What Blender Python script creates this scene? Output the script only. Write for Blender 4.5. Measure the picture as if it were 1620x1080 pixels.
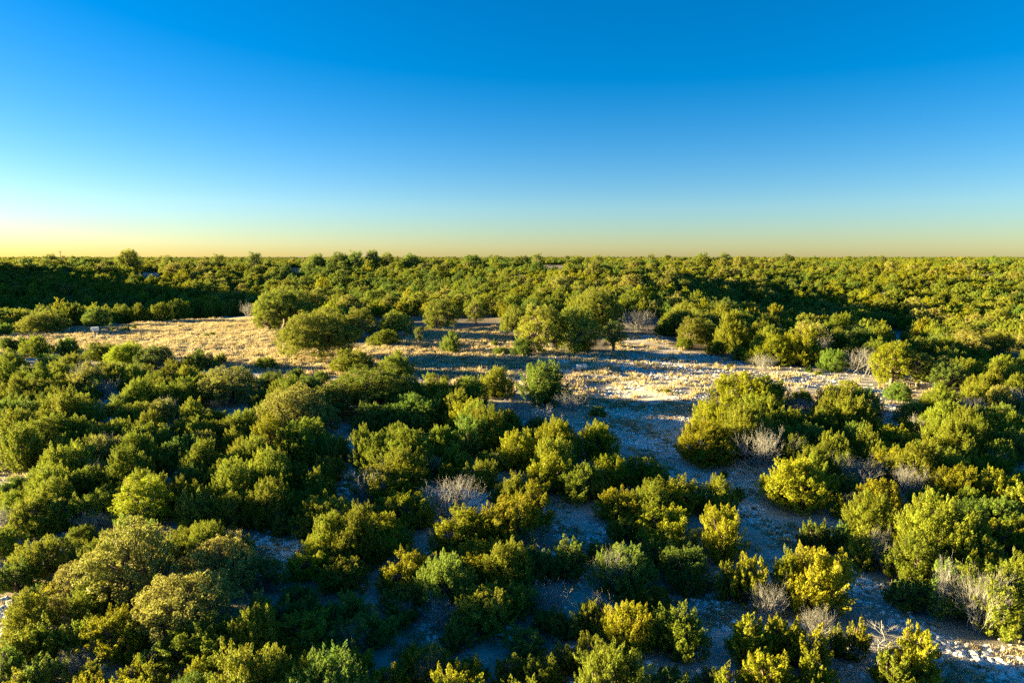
import bpy, math, random
import numpy as np

# ------------------------------------------------------------------ camera, sky, sun, exposure
for _o in list(bpy.data.objects):
    bpy.data.objects.remove(_o)
scene = bpy.context.scene
COL = scene.collection
CAM_Z = 18.0
FOC = 1080.0                      # focal length in pixels of the 1620 px wide photograph
PITCH = math.radians(7.1)
SUN_AZ = math.radians(-79.0)      # from the view direction (+Y), negative = to the left
SUN_EL = math.radians(7.5)

cam_data = bpy.data.cameras.new("camera")
cam_data.sensor_width = 36.0
cam_data.lens = 24.0
cam_data.clip_start = 0.1
cam_data.clip_end = 20000
cam = bpy.data.objects.new("camera", cam_data)
COL.objects.link(cam)
cam.location = (0, 0, CAM_Z)
cam.rotation_euler = (math.pi / 2 - PITCH, 0, 0)
scene.camera = cam

world = bpy.data.worlds.new("World")
scene.world = world
world.use_nodes = True
wn = world.node_tree
for n in list(wn.nodes):
    wn.nodes.remove(n)
w_out = wn.nodes.new("ShaderNodeOutputWorld")
w_bg = wn.nodes.new("ShaderNodeBackground")
w_sky = wn.nodes.new("ShaderNodeTexSky")
w_sky.sky_type = 'NISHITA'
w_sky.sun_disc = False
w_sky.sun_elevation = SUN_EL
w_sky.sun_rotation = SUN_AZ
w_sky.altitude = 600
w_sky.air_density = 0.94
w_sky.dust_density = 0.5
w_sky.ozone_density = 2.7
w_hs = wn.nodes.new("ShaderNodeHueSaturation")
w_hs.inputs["Saturation"].default_value = 1.44
w_hs.inputs["Value"].default_value = 0.555
wn.links.new(w_sky.outputs[0], w_hs.inputs["Color"])
w_mul = wn.nodes.new("ShaderNodeMix"); w_mul.data_type = 'RGBA'; w_mul.blend_type = 'MULTIPLY'
w_mul.inputs[0].default_value = 1.0; w_mul.inputs[7].default_value = (1.0, 0.99, 1.14, 1)
wn.links.new(w_hs.outputs[0], w_mul.inputs[6])
wn.links.new(w_mul.outputs[2], w_bg.inputs[0])
w_bg.inputs[1].default_value = 0.05
wn.links.new(w_bg.outputs[0], w_out.inputs[0])

sun_data = bpy.data.lights.new("sun", 'SUN')
sun_data.energy = 4.9
sun_data.angle = math.radians(0.6)
sun_data.color = (1.0, 0.755, 0.34)
sun = bpy.data.objects.new("sun", sun_data)
COL.objects.link(sun)
# the lamp shines along its -Z; put -Z along the direction from the sun to the scene
_sd = (math.sin(SUN_AZ) * math.cos(SUN_EL), math.cos(SUN_AZ) * math.cos(SUN_EL), math.sin(SUN_EL))
from mathutils import Vector
sun.rotation_euler = Vector(_sd).to_track_quat('Z', 'Y').to_euler()
sun.location = (-60, 20, 60)

vs = scene.view_settings
vs.view_transform = 'Standard'
vs.look = 'None'
vs.exposure = 3.1
vs.gamma = 1.0
vs.use_curve_mapping = False
scene.render.engine = 'CYCLES'
cy = scene.cycles
cy.max_bounces = 8
cy.diffuse_bounces = 5
cy.transmission_bounces = 3
cy.glossy_bounces = 2
cy.use_denoising = False
cy.sample_clamp_indirect = 0.35

# ------------------------------------------------------------------ terrain
def sstep(a, b, v):
    t = np.clip((v - a) / (b - a), 0, 1)
    return t * t * (3 - 2 * t)

def gauss(x, y, cx, cy_, sx, sy):
    return np.exp(-0.5 * (((x - cx) / sx) ** 2 + ((y - cy_) / sy) ** 2))

def height(x, y):
    x = np.asarray(x, float); y = np.asarray(y, float)
    h = 7.5 * sstep(170, 470, y)
    h = h - 11.0 * gauss(x, y, -190, 290, 100, 50)         # valley behind the clearing
    h = h + 38.0 * gauss(x, y, -385, 325, 58, 45)          # unseen ridge out of frame, raised to shade the valley
    h = h - 9.0 * gauss(x, y, -255, 175, 55, 55)           # knoll falls away out of frame, lowered to keep the clearing sunlit
    h = h - 14.0 * gauss(x, y, 150, 265, 75, 80)           # dip on the right
    h = h + 8.5 * gauss(x, y, 32, 275, 42, 75)
    h = h + 2.0 * gauss(x, y, -75, 420, 70, 60)
    far = sstep(350, 900, y)
    h = h + far * (1.8 * np.sin(x / 170 + 1.0) * np.sin(y / 150 + 0.4) + 1.4 * np.sin(x / 67 + y / 240) - 2.5)
    h = h + 1.3 * sstep(360, 520, y) * np.sin(y / 41 + 0.8 * np.sin(x / 85)) 
    h = h + 0.22 * np.sin(x / 7.3 + 0.7) * np.sin(y / 8.9 + 1.1) + 0.12 * np.sin(x / 3.1 + y / 4.7)
    h = h - 0.35 * np.exp(-0.5 * ((x - path_x(y)) / 3.0) ** 2) * (y < 100)
    return h

def path_x(y):
    return np.interp(y, [20, 30, 42, 55, 70, 90, 110], [26, 22.5, 21.0, 18.5, 16.0, 14.0, 14.0])

CP, SP = math.cos(PITCH), math.sin(PITCH)

def pixel_ray(px, py):
    u = (px - 810) / FOC; v = (540 - py) / FOC
    return np.array([u, CP + v * SP, -SP + v * CP])

def ground_at(px, py):
    """point of the terrain seen at a place in the photograph"""
    d = pixel_ray(px, py)
    t, step = 12.0, 1.0
    prev = t
    while t < 4000:
        p = d * t
        if CAM_Z + p[2] < height(p[0], p[1]):
            a, b = prev, t
            for _ in range(18):
                m = 0.5 * (a + b)
                q = d * m
                if CAM_Z + q[2] < height(q[0], q[1]): b = m
                else: a = m
            q = d * b
            return q[0], q[1]
        prev = t
        t += max(0.6, t * 0.012)
    return d[0] * 1500, d[1] * 1500

def to_pixel(x, y, z):
    dz = z - CAM_Z
    f = y * CP - dz * SP
    f = np.where(f < 1.0, 1.0, f)
    return 810 + FOC * x / f, 540 - FOC * (y * SP + dz * CP) / f, f

def in_poly(px, py, poly):
    px = np.asarray(px, float); py = np.asarray(py, float)
    inside = np.zeros(px.shape, bool)
    n = len(poly)
    for i in range(n):
        x1, y1 = poly[i]; x2, y2 = poly[(i + 1) % n]
        if y1 == y2: continue
        c = ((y1 > py) != (y2 > py)) & (px < (x2 - x1) * (py - y1) / (y2 - y1) + x1)
        inside ^= c
    return inside

def world_poly(pix):
    return [ground_at(a, b) for a, b in pix]

CLEARING_PIX = [(-60, 545), (20, 531), (60, 530), (110, 522), (200, 515), (330, 503), (400, 499), (425, 520), (480, 545), (560, 552), (640, 532), (660, 515), (700, 524),
    (790, 517), (815, 545), (960, 558), (985, 530), (1045, 530), (1075, 552), (1130, 563), (1185, 578), (1320, 592), (1400, 606), (1440, 620), (1400, 632), (1250, 612),
    (1120, 628), (1090, 650), (1078, 740), (1110, 768), (1200, 775), (1215, 812), (1290, 868), (1400, 925), (1470, 985), (1530, 1018), (1640, 1030), (1660, 1090),
    (1500, 1090), (1450, 1010), (1370, 975), (1250, 880), (1150, 800), (1060, 745), (970, 700), (890, 660), (905, 625), (640, 595), (560, 598), (430, 592),
    (350, 578), (200, 548), (120, 556), (-60, 560)]
CLEARING = world_poly(CLEARING_PIX)
GAPS_PIX = (
    [(870, 805), (930, 800), (960, 850), (930, 872), (880, 850)],
    [(385, 850), (470, 850), (475, 900), (410, 895)],
    [(-20, 940), (30, 955), (30, 1015), (-20, 1030)],
    [(262, 738), (310, 738), (300, 762), (265, 760)],
    [(690, 775), (785, 775), (780, 812), (690, 820)],
    [(140, 628), (185, 628), (190, 668), (165, 660)],
    [(520, 768), (580, 765), (560, 785), (515, 790)],
    [(1060, 945), (1160, 935), (1165, 1000), (1100, 985)],
    [(620, 990), (690, 985), (690, 1045), (620, 1045)],
    [(-20, 735), (14, 735), (14, 800), (-20, 800)],
    [(1390, 640), (1440, 640), (1430, 668), (1395, 668)],
    [(1200, 560), (1180, 555), (1185, 580), (1210, 585)],
    [(214, 431), (258, 433), (254, 437), (218, 435)],
    [(1390, 523), (1445, 530), (1435, 547), (1400, 545)],
    [(840, 421), (905, 421), (900, 425), (845, 425)],
    [(668, 419), (684, 419), (684, 422), (668, 422)], [(764, 419), (776, 419), (776, 424), (764, 424)])
GAPS = [world_poly(p) for p in GAPS_PIX]
PIX_OPEN = [CLEARING_PIX] + list(GAPS_PIX[:11])
PIX_GAPS = [[(212, 430), (258, 431), (255, 437), (216, 435)], [(1392, 520), (1445, 526), (1435, 546), (1400, 544)], [(835, 419), (905, 419), (905, 425), (835, 425)],
            [(764, 417), (776, 417), (776, 424), (764, 424)], [(666, 418), (686, 418), (686, 422), (666, 422)], [(455, 424), (482, 424), (482, 430), (455, 430)]]

def open_ground(x, y):
    m = in_poly(x, y, CLEARING)
    for g in GAPS:
        m = m | in_poly(x, y, g)
    return m

# ------------------------------------------------------------------ materials
def new_mat(name):
    m = bpy.data.materials.new(name)
    m.use_nodes = True
    nt = m.node_tree
    for n in list(nt.nodes):
        nt.nodes.remove(n)
    out = nt.nodes.new("ShaderNodeOutputMaterial")
    return m, nt, out

def node(nt, kind, **kw):
    n = nt.nodes.new(kind)
    for k, v in kw.items():
        setattr(n, k, v)
    return n

def foliage_mat(name, transl=0.3, rough=0.6, spread=0.35, hue=0.03, fixed=None):
    """leaf colour = the plant's own colour, varied from spray to spray and from plant to plant"""
    m, nt, out = new_mat(name)
    info = node(nt, "ShaderNodeObjectInfo")
    att = node(nt, "ShaderNodeAttribute", attribute_name="tint")
    hs = node(nt, "ShaderNodeHueSaturation")
    mr = node(nt, "ShaderNodeMapRange")
    mr.inputs["To Min"].default_value = 1 - spread; mr.inputs["To Max"].default_value = 1 + spread
    nt.links.new(att.outputs["Fac"], mr.inputs["Value"])
    mh = node(nt, "ShaderNodeMapRange")
    mh.inputs["To Min"].default_value = 0.5 - hue; mh.inputs["To Max"].default_value = 0.5 + hue
    nt.links.new(info.outputs["Random"], mh.inputs["Value"])
    mv = node(nt, "ShaderNodeMath", operation='MULTIPLY_ADD')
    mv.inputs[1].default_value = 37.3; mv.inputs[2].default_value = 0.0
    nt.links.new(info.outputs["Random"], mv.inputs[0])
    fr = node(nt, "ShaderNodeMath", operation='FRACT')
    nt.links.new(mv.outputs[0], fr.inputs[0])
    m2 = node(nt, "ShaderNodeMapRange")
    m2.inputs["To Min"].default_value = 0.78; m2.inputs["To Max"].default_value = 1.22
    nt.links.new(fr.outputs[0], m2.inputs["Value"])
    mm = node(nt, "ShaderNodeMath", operation='MULTIPLY')
    nt.links.new(mr.outputs[0], mm.inputs[0]); nt.links.new(m2.outputs[0], mm.inputs[1])
    dry = node(nt, "ShaderNodeMix", data_type='RGBA')
    dry.inputs[7].default_value = (0.24, 0.17, 0.085, 1)
    dm = node(nt, "ShaderNodeMapRange"); dm.inputs["From Min"].default_value = 0.86; dm.inputs["From Max"].default_value = 0.93
    dm.inputs["To Max"].default_value = 0.7
    nt.links.new(att.outputs["Fac"], dm.inputs["Value"]); nt.links.new(dm.outputs[0], dry.inputs[0])
    if fixed: dry.inputs[6].default_value = (*fixed, 1)
    else: nt.links.new(info.outputs["Color"], dry.inputs[6])
    nt.links.new(dry.outputs[2], hs.inputs["Color"])
    hd = node(nt, "ShaderNodeMath", operation='MULTIPLY_ADD'); hd.inputs[1].default_value = 0.045
    nt.links.new(att.outputs["Fac"], hd.inputs[0])
    hb = node(nt, "ShaderNodeMath", operation='SUBTRACT'); hb.inputs[1].default_value = 0.0225
    nt.links.new(mh.outputs[0], hb.inputs[0]); nt.links.new(hb.outputs[0], hd.inputs[2])
    nt.links.new(hd.outputs[0], hs.inputs["Hue"])
    nt.links.new(mm.outputs[0], hs.inputs["Value"])
    p = node(nt, "ShaderNodeBsdfPrincipled")
    p.inputs["Roughness"].default_value = rough
    p.inputs["Specular IOR Level"].default_value = 0.08
    t = node(nt, "ShaderNodeBsdfTranslucent")
    mix = node(nt, "ShaderNodeMixShader")
    mix.inputs[0].default_value = transl
    nt.links.new(hs.outputs[0], p.inputs["Base Color"]); nt.links.new(hs.outputs[0], t.inputs["Color"])
    nt.links.new(p.outputs[0], mix.inputs[1]); nt.links.new(t.outputs[0], mix.inputs[2])
    nt.links.new(mix.outputs[0], out.inputs[0])
    return m

def plain_mat(name, col, rough=0.8, metal=0.0, vary=0.25, scale=6.0, bump=0.3):
    m, nt, out = new_mat(name)
    tc = node(nt, "ShaderNodeTexCoord")
    nz = node(nt, "ShaderNodeTexNoise"); nz.inputs["Scale"].default_value = scale; nz.inputs["Detail"].default_value = 6
    nt.links.new(tc.outputs["Object"], nz.inputs["Vector"])
    mr = node(nt, "ShaderNodeMapRange"); mr.inputs["From Min"].default_value = 0.25; mr.inputs["From Max"].default_value = 0.75
    mr.inputs["To Min"].default_value = 1 - vary; mr.inputs["To Max"].default_value = 1 + vary
    nt.links.new(nz.outputs["Fac"], mr.inputs["Value"])
    hs = node(nt, "ShaderNodeHueSaturation"); hs.inputs["Color"].default_value = (*col, 1)
    nt.links.new(mr.outputs[0], hs.inputs["Value"])
    p = node(nt, "ShaderNodeBsdfPrincipled")
    p.inputs["Roughness"].default_value = rough; p.inputs["Metallic"].default_value = metal
    nt.links.new(hs.outputs[0], p.inputs["Base Color"])
    if bump:
        b = node(nt, "ShaderNodeBump"); b.inputs["Strength"].default_value = bump; b.inputs["Distance"].default_value = 0.02
        nt.links.new(nz.outputs["Fac"], b.inputs["Height"]); nt.links.new(b.outputs[0], p.inputs["Normal"])
    nt.links.new(p.outputs[0], out.inputs[0])
    return m

M_JUN = foliage_mat("juniper_foliage", 0.42, 0.65, 0.30, 0.015)
M_OAK = foliage_mat("oak_foliage", 0.42, 0.5, 0.32, 0.015)
M_GRASS = foliage_mat("dry_grass_blades", 0.35, 0.8, 0.30, 0.015)
M_BARK = plain_mat("bark", (0.14, 0.11, 0.085), 0.9, 0, 0.35, 5)
M_DEAD = plain_mat("weathered_dead_wood", (0.27, 0.27, 0.255), 0.85, 0, 0.25, 4)
M_STONE = plain_mat("limestone", (0.70, 0.68, 0.63), 0.85, 0, 0.22, 3)
M_TANK = plain_mat("galvanised_pale_metal", (0.55, 0.60, 0.62), 0.45, 0.2, 0.15, 3, 0.1)
M_WATER = plain_mat("tank_water", (0.02, 0.05, 0.05), 0.08, 0, 0.2, 2, 0.02)
M_WHITE = plain_mat("white_paint", (0.78, 0.80, 0.80), 0.5, 0, 0.08, 3, 0.05)
M_STEEL = plain_mat("dull_steel", (0.30, 0.32, 0.32), 0.5, 0.6, 0.2, 4, 0.1)
M_TEAL = plain_mat("teal_wire", (0.05, 0.16, 0.15), 0.6, 0.1, 0.2, 4, 0.1)
M_RED = plain_mat("red_plastic", (0.55, 0.04, 0.03), 0.5, 0, 0.1, 4, 0.05)
M_BLACK = plain_mat("black_rubber", (0.025, 0.025, 0.027), 0.7, 0, 0.2, 4, 0.1)
M_POLE = plain_mat("pole_wood", (0.16, 0.13, 0.10), 0.9, 0, 0.3, 4)

def ground_mat():
    m, nt, out = new_mat("dry_limestone_ground")
    geo = node(nt, "ShaderNodeNewGeometry")
    def noise(scale, detail=6, rough=0.6):
        n = node(nt, "ShaderNodeTexNoise"); n.inputs["Scale"].default_value = scale
        n.inputs["Detail"].default_value = detail; n.inputs["Roughness"].default_value = rough
        nt.links.new(geo.outputs["Position"], n.inputs["Vector"])
        return n
    def ramp(src, a, b, ca, cb):
        r = node(nt, "ShaderNodeValToRGB")
        r.color_ramp.elements[0].position = a; r.color_ramp.elements[1].position = b
        r.color_ramp.elements[0].color = (*ca, 1); r.color_ramp.elements[1].color = (*cb, 1)
        nt.links.new(src, r.inputs[0]); return r
    def mix(fac, a, b):
        x = node(nt, "ShaderNodeMix", data_type='RGBA')
        nt.links.new(fac, x.inputs[0]); nt.links.new(a, x.inputs[6]); nt.links.new(b, x.inputs[7])
        return x.outputs[2]
    soil = ramp(noise(0.9).outputs["Fac"], 0.3, 0.7, (0.29, 0.25, 0.185), (0.44, 0.395, 0.315))
    rock = ramp(noise(5.0).outputs["Fac"], 0.35, 0.7, (0.42, 0.39, 0.335), (0.60, 0.57, 0.505))
    straw = ramp(noise(2.2).outputs["Fac"], 0.3, 0.7, (0.38, 0.31, 0.19), (0.56, 0.48, 0.33))
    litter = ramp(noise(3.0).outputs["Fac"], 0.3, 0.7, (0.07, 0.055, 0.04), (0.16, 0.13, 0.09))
    f_rock = ramp(noise(0.16, 8, 0.65).outputs["Fac"], 0.50, 0.62, (0, 0, 0), (1, 1, 1))
    a = mix(f_rock.outputs[0], soil.outputs[0], rock.outputs[0])
    # attributes painted on the sheet: where grass grows, where leaf litter lies, where stones lie
    ag = node(nt, "ShaderNodeAttribute", attribute_name="grassy")
    al = node(nt, "ShaderNodeAttribute", attribute_name="litter")
    ast = node(nt, "ShaderNodeAttribute", attribute_name="stony")
    a = mix(ast.outputs["Fac"], a, rock.outputs[0])
    a = mix(ag.outputs["Fac"], a, straw.outputs[0])
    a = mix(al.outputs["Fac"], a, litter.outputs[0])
    p = node(nt, "ShaderNodeBsdfPrincipled")
    p.inputs["Roughness"].default_value = 0.95; p.inputs["Specular IOR Level"].default_value = 0.1
    nt.links.new(a, p.inputs["Base Color"])
    bn = noise(4.0, 8, 0.7)
    b = node(nt, "ShaderNodeBump"); b.inputs["Strength"].default_value = 0.7; b.inputs["Distance"].default_value = 0.15
    nt.links.new(bn.outputs["Fac"], b.inputs["Height"]); nt.links.new(b.outputs[0], p.inputs["Normal"])
    nt.links.new(p.outputs[0], out.inputs[0])
    return m

# ------------------------------------------------------------------ mesh helpers
def mesh_from_quads(name, V, Q, mat, tint=None, smooth=False):
    me = bpy.data.meshes.new(name)
    V = np.ascontiguousarray(V, np.float32); Q = np.ascontiguousarray(Q, np.int32)
    k = Q.shape[1]
    me.vertices.add(len(V)); me.vertices.foreach_set("co", V.ravel())
    me.loops.add(Q.size); me.loops.foreach_set("vertex_index", Q.ravel())
    me.polygons.add(len(Q)); me.polygons.foreach_set("loop_start", np.arange(0, Q.size, k, dtype=np.int32))
    if smooth:
        me.polygons.foreach_set("use_smooth", np.ones(len(Q), bool))
    if tint is not None:
        at = me.attributes.new("tint", 'FLOAT', 'POINT')
        at.data.foreach_set("value", np.ascontiguousarray(tint, np.float32))
    me.update(calc_edges=True)
    me.materials.append(mat)
    return me

def unit(a):
    return a / np.maximum(np.linalg.norm(a, axis=-1, keepdims=True), 1e-9)

def leaves(P, N, U, L, W):
    """rhombic leaf sprays: centre P, facing N, pointing along U"""
    S = unit(np.cross(N, U)); U = unit(np.cross(S, N))
    L = L[:, None]; W = W[:, None]
    V = np.stack([P - U * L * .5, P + S * W * .5 - U * L * 0.08, P + U * L * .5, P - S * W * .5 - U * L * 0.08], 1).reshape(-1, 3)
    Q = np.arange(len(V)).reshape(-1, 4)
    return V, Q

class Tubes:
    def __init__(self): self.V = []; self.Q = []; self.n = 0
    def add(self, pts, radii, sides=5):
        pts = np.asarray(pts, float); k = len(pts)
        d = unit(np.gradient(pts, axis=0))
        ref = np.where(np.abs(d[:, 2:3]) > 0.9, np.array([[1., 0, 0]]), np.array([[0, 0, 1.]]))
        s = unit(np.cross(d, ref)); t = np.cross(s, d)
        a = np.arange(sides) / sides * 2 * math.pi
        r = np.asarray(radii, float)[:, None, None]
        ring = pts[:, None, :] + r * (np.cos(a)[None, :, None] * s[:, None, :] + np.sin(a)[None, :, None] * t[:, None, :])
        base = self.n
        self.V.append(ring.reshape(-1, 3)); self.n += k * sides
        i = np.arange(k - 1)[:, None] * sides; j = np.arange(sides)[None, :]; j2 = (j + 1) % sides
        q = np.stack([i + j, i + j2, i + sides + j2, i + sides + j], -1).reshape(-1, 4) + base
        self.Q.append(q)
    def mesh(self, name, mat):
        return mesh_from_quads(name, np.concatenate(self.V), np.concatenate(self.Q), mat, smooth=True)

def limb(rng, a, b, n=6, wob=0.08, sag=0.0):
    a = np.asarray(a, float); b = np.asarray(b, float)
    t = np.linspace(0, 1, n)[:, None]
    L = np.linalg.norm(b - a)
    p = a + (b - a) * t
    w = rng.normal(0, wob * L, (n, 3)); w[0] = 0; w[-1] *= 0.4
    p = p + w * np.sin(t * math.pi * 0.8)
    p[:, 2] += sag * L * np.sin(t[:, 0] * math.pi)
    return p

# ------------------------------------------------------------------ plants
def crown_lobes(rng, w, h, style):
    R = w / 2
    lobes = []
    if style == 'cone':
        for k in range(11):
            z = rng.uniform(0.16, 0.72) * h
            rr = R * (1.0 - 0.85 * z / h)
            a = rng.uniform(0, 2 * math.pi); lr = R * rng.uniform(0.30, 0.42) * (1.15 - 0.6 * z / h)
            lobes.append((math.cos(a) * max(0, rr - lr * 0.7), math.sin(a) * max(0, rr - lr * 0.7), z, lr, lr * 1.35))
        lobes.append((0, 0, h * 0.8, R * 0.22, h * 0.17))
        lobes.append((0, 0, h * 0.45, R * 0.5, h * 0.35))
    elif style == 'oak':
        n = int(15 + 1.7 * w)
        for k in range(n):
            a = k * 2.399 + rng.uniform(-.4, .4); q = math.sqrt((k + .5) / n)
            lr = R * rng.uniform(0.15, 0.29)
            lz = lr * rng.uniform(0.65, 0.9)
            rad = q * (R - lr * 0.8)
            top = h * (1.0 - 0.45 * q ** 2.2) * rng.uniform(0.80, 1.03)
            lobes.append((math.cos(a) * rad, math.sin(a) * rad, top - lz, lr, lz))
        for k in range(int(6 + w)):
            a = rng.uniform(0, 2 * math.pi); lr = R * rng.uniform(0.14, 0.25); q = rng.uniform(0.5, 0.85)
            lobes.append((math.cos(a) * R * q, math.sin(a) * R * q, h * rng.uniform(0.14, 0.48), lr, lr * 0.75))
    else:
        n = int(rng.integers(11, 16) + w * 0.6)
        for k in range(n):
            a = k * 2.399 + rng.uniform(-.5, .5); q = math.sqrt((k + .4) / n)
            lr = min(R * rng.uniform(0.22, 0.38), 1.0 + 0.12 * R)
            rad = q * (R - lr * 0.85)
            top = h * (1.0 - 0.48 * q ** 2) * rng.uniform(0.66, 1.08)
            lz = min(lr * rng.uniform(1.1, 1.9), top * 0.5)
            lobes.append((math.cos(a) * rad, math.sin(a) * rad, top - lz, lr, lz))
            if top - 2 * lz > 0.18 * h:                      # foliage reaches down to the ground
                lobes.append((math.cos(a) * rad * 1.05, math.sin(a) * rad * 1.05, max(0.22 * h, top - 2.3 * lz), lr * 0.9, min(lz, 0.25 * h)))
        for k in range(int(3 + w * 0.9)):                     # pointed leaders
            a = rng.uniform(0, 2 * math.pi); q = rng.uniform(0.05, 0.75)
            lz = h * rng.uniform(0.12, 0.20)
            lobes.append((math.cos(a) * R * q, math.sin(a) * R * q, h * (1.06 - 0.45 * q * q) - lz, R * rng.uniform(0.09, 0.16), lz))
        lop = rng.uniform(-0.22, 0.22, 2) * R
        lobes = [(l[0] + lop[0] * l[2] / h, l[1] + lop[1] * l[2] / h, l[2], l[3], l[4]) for l in lobes]
    return np.array(lobes)

def make_crown(name, rng, w, h, style, density=1.0, leaf=1.0, mat=None):
    lobes = crown_lobes(rng, w, h, style)
    oak = style == 'oak'
    area = lobes[:, 3] * lobes[:, 4]
    sp = (0.40 if leaf < 1.2 else 0.46) if not oak else 0.50
    n = int(density * 4 * math.pi * area.sum() * 0.62 / (sp * sp))
    pick = rng.choice(len(lobes), n, p=area / area.sum())
    d = unit(rng.normal(0, 1, (n, 3)))
    L = lobes[pick]
    depth = np.where(rng.uniform(0, 1, n) < 0.10, rng.uniform(1.1, 1.32, n), rng.uniform(0.76, 1.12, n))[:, None]
    rad = np.stack([L[:, 3], L[:, 3], L[:, 4]], 1)
    P = L[:, :3] + d * rad * depth
    # drop sprays buried deep inside other lobes or lying under the ground
    keep = P[:, 2] > 0.06 * h
    q = (P[:, None, :] - lobes[None, :, :3]) / np.stack([lobes[:, 3], lobes[:, 3], lobes[:, 4]], 1)[None]
    q = np.linalg.norm(q, axis=2)
    q[np.arange(n), pick] = 9
    keep &= (q.min(1) > 0.62)
    P = P[keep]; d = d[keep]
    # sparse bare spots
    hole = np.sin(P[:, 0] * 2.1 + P[:, 2]) * np.sin(P[:, 1] * 1.9 + 1.3 * P[:, 2] + rng.uniform(0, 6)) > 0.86
    P = P[~hole]; d = d[~hole]
    m = len(P)
    up = np.array([0, 0, 1.0])
    if oak:
        ax = unit(d * 0.9 + up * 0.35 + rng.normal(0, .35, (m, 3)))
        tl = rng.uniform(0.40, 0.75, m); tr = rng.uniform(0.22, 0.38, m); k = 60 if leaf < 1.2 else 44
    else:
        ax = unit(d * 0.5 + up * 0.85 + rng.normal(0, .2, (m, 3)))
        sm = min(1.0, 0.35 + w / 6.0)
        tl = rng.uniform(0.5, 1.2, m) * sm; tr = rng.uniform(0.12, 0.23, m) * sm; k = 80 if leaf < 1.2 else 46
    ttint = rng.uniform(0, 1, m)
    idx = np.repeat(np.arange(m), k)
    N = len(idx)
    t = rng.uniform(0, 1, N)
    s = unit(np.cross(ax, rng.normal(0, 1, (m, 3))))[idx]
    b = np.cross(ax[idx], s)
    ang = rng.uniform(0, 2 * math.pi, N)
    rd = s * np.cos(ang)[:, None] + b * np.sin(ang)[:, None]
    prof = np.sin(math.pi * np.clip(t, 0.02, 1) ** 0.75) ** 0.7
    rr = tr[idx] * prof * rng.uniform(0.65, 1.1, N)
    C = P[idx] + ax[idx] * (tl[idx] * (t - 0.35))[:, None] + rd * rr[:, None]
    if oak:
        nrm = unit(rd * 0.7 + ax[idx] * 0.3 + up * 0.25 + rng.normal(0, .65, (N, 3)))
        uu = unit(rng.normal(0, 1, (N, 3)) + ax[idx] * 0.5)
        ll = rng.uniform(0.09, 0.17, N) * leaf; ww = ll * rng.uniform(0.5, 0.75, N)
    else:
        nrm = unit(rd * 0.8 + ax[idx] * 0.25 + rng.normal(0, .38, (N, 3)))
        uu = unit(ax[idx] * 0.9 + rd * 0.35 + rng.normal(0, .25, (N, 3)))
        ll = rng.uniform(0.08, 0.18, N) * leaf; ww = ll * rng.uniform(0.32, 0.52, N)
    V, Q = leaves(C, nrm, uu, ll, ww)
    tint = np.clip(ttint[idx] * 0.6 + rng.uniform(0, 0.4, N), 0, 1)
    me = mesh_from_quads(name, V, Q, mat, np.repeat(tint, 4))
    return me, lobes

def make_trunk(name, rng, lobes, w, h, style):
    T = Tubes()
    if style == 'oak':
        th = h * 0.22
        r0 = 0.035 * w + 0.05
        lean = rng.normal(0, 0.12, 2) * w * 0.3
        top = np.array([lean[0], lean[1], th])
        T.add(limb(rng, (0, 0, -0.25), top, 6, 0.04), np.linspace(r0 * 1.3, r0, 6), 8)
        for lb in lobes:
            e = np.array([lb[0], lb[1], lb[2] + lb[4] * 0.2])
            T.add(limb(rng, top - np.array([0, 0, 0.1]), e, 7, 0.06, 0.05), np.linspace(r0 * 0.55, 0.025, 7), 5)
            for _ in range(2):
                f = e + rng.normal(0, lb[3] * 0.45, 3)
                T.add(limb(rng, e * 0.7 + top * 0.3, f, 5, 0.06), np.linspace(0.05, 0.012, 5), 4)
    else:
        r0 = 0.022 * w + 0.03
        for lb in lobes:
            b = rng.normal(0, 0.05 * w, 2)
            e = np.array([lb[0], lb[1], lb[2] + lb[4] * 0.3])
            T.add(limb(rng, (b[0], b[1], -0.25), e, 7, 0.06, -0.03), np.linspace(r0, 0.02, 7), 5)
            for _ in range(2):
                f = e + rng.normal(0, lb[3] * 0.5, 3)
                T.add(limb(rng, e * 0.6, f, 5, 0.08), np.linspace(0.035, 0.01, 5), 4)
    return T.mesh(name, M_BARK)

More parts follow.
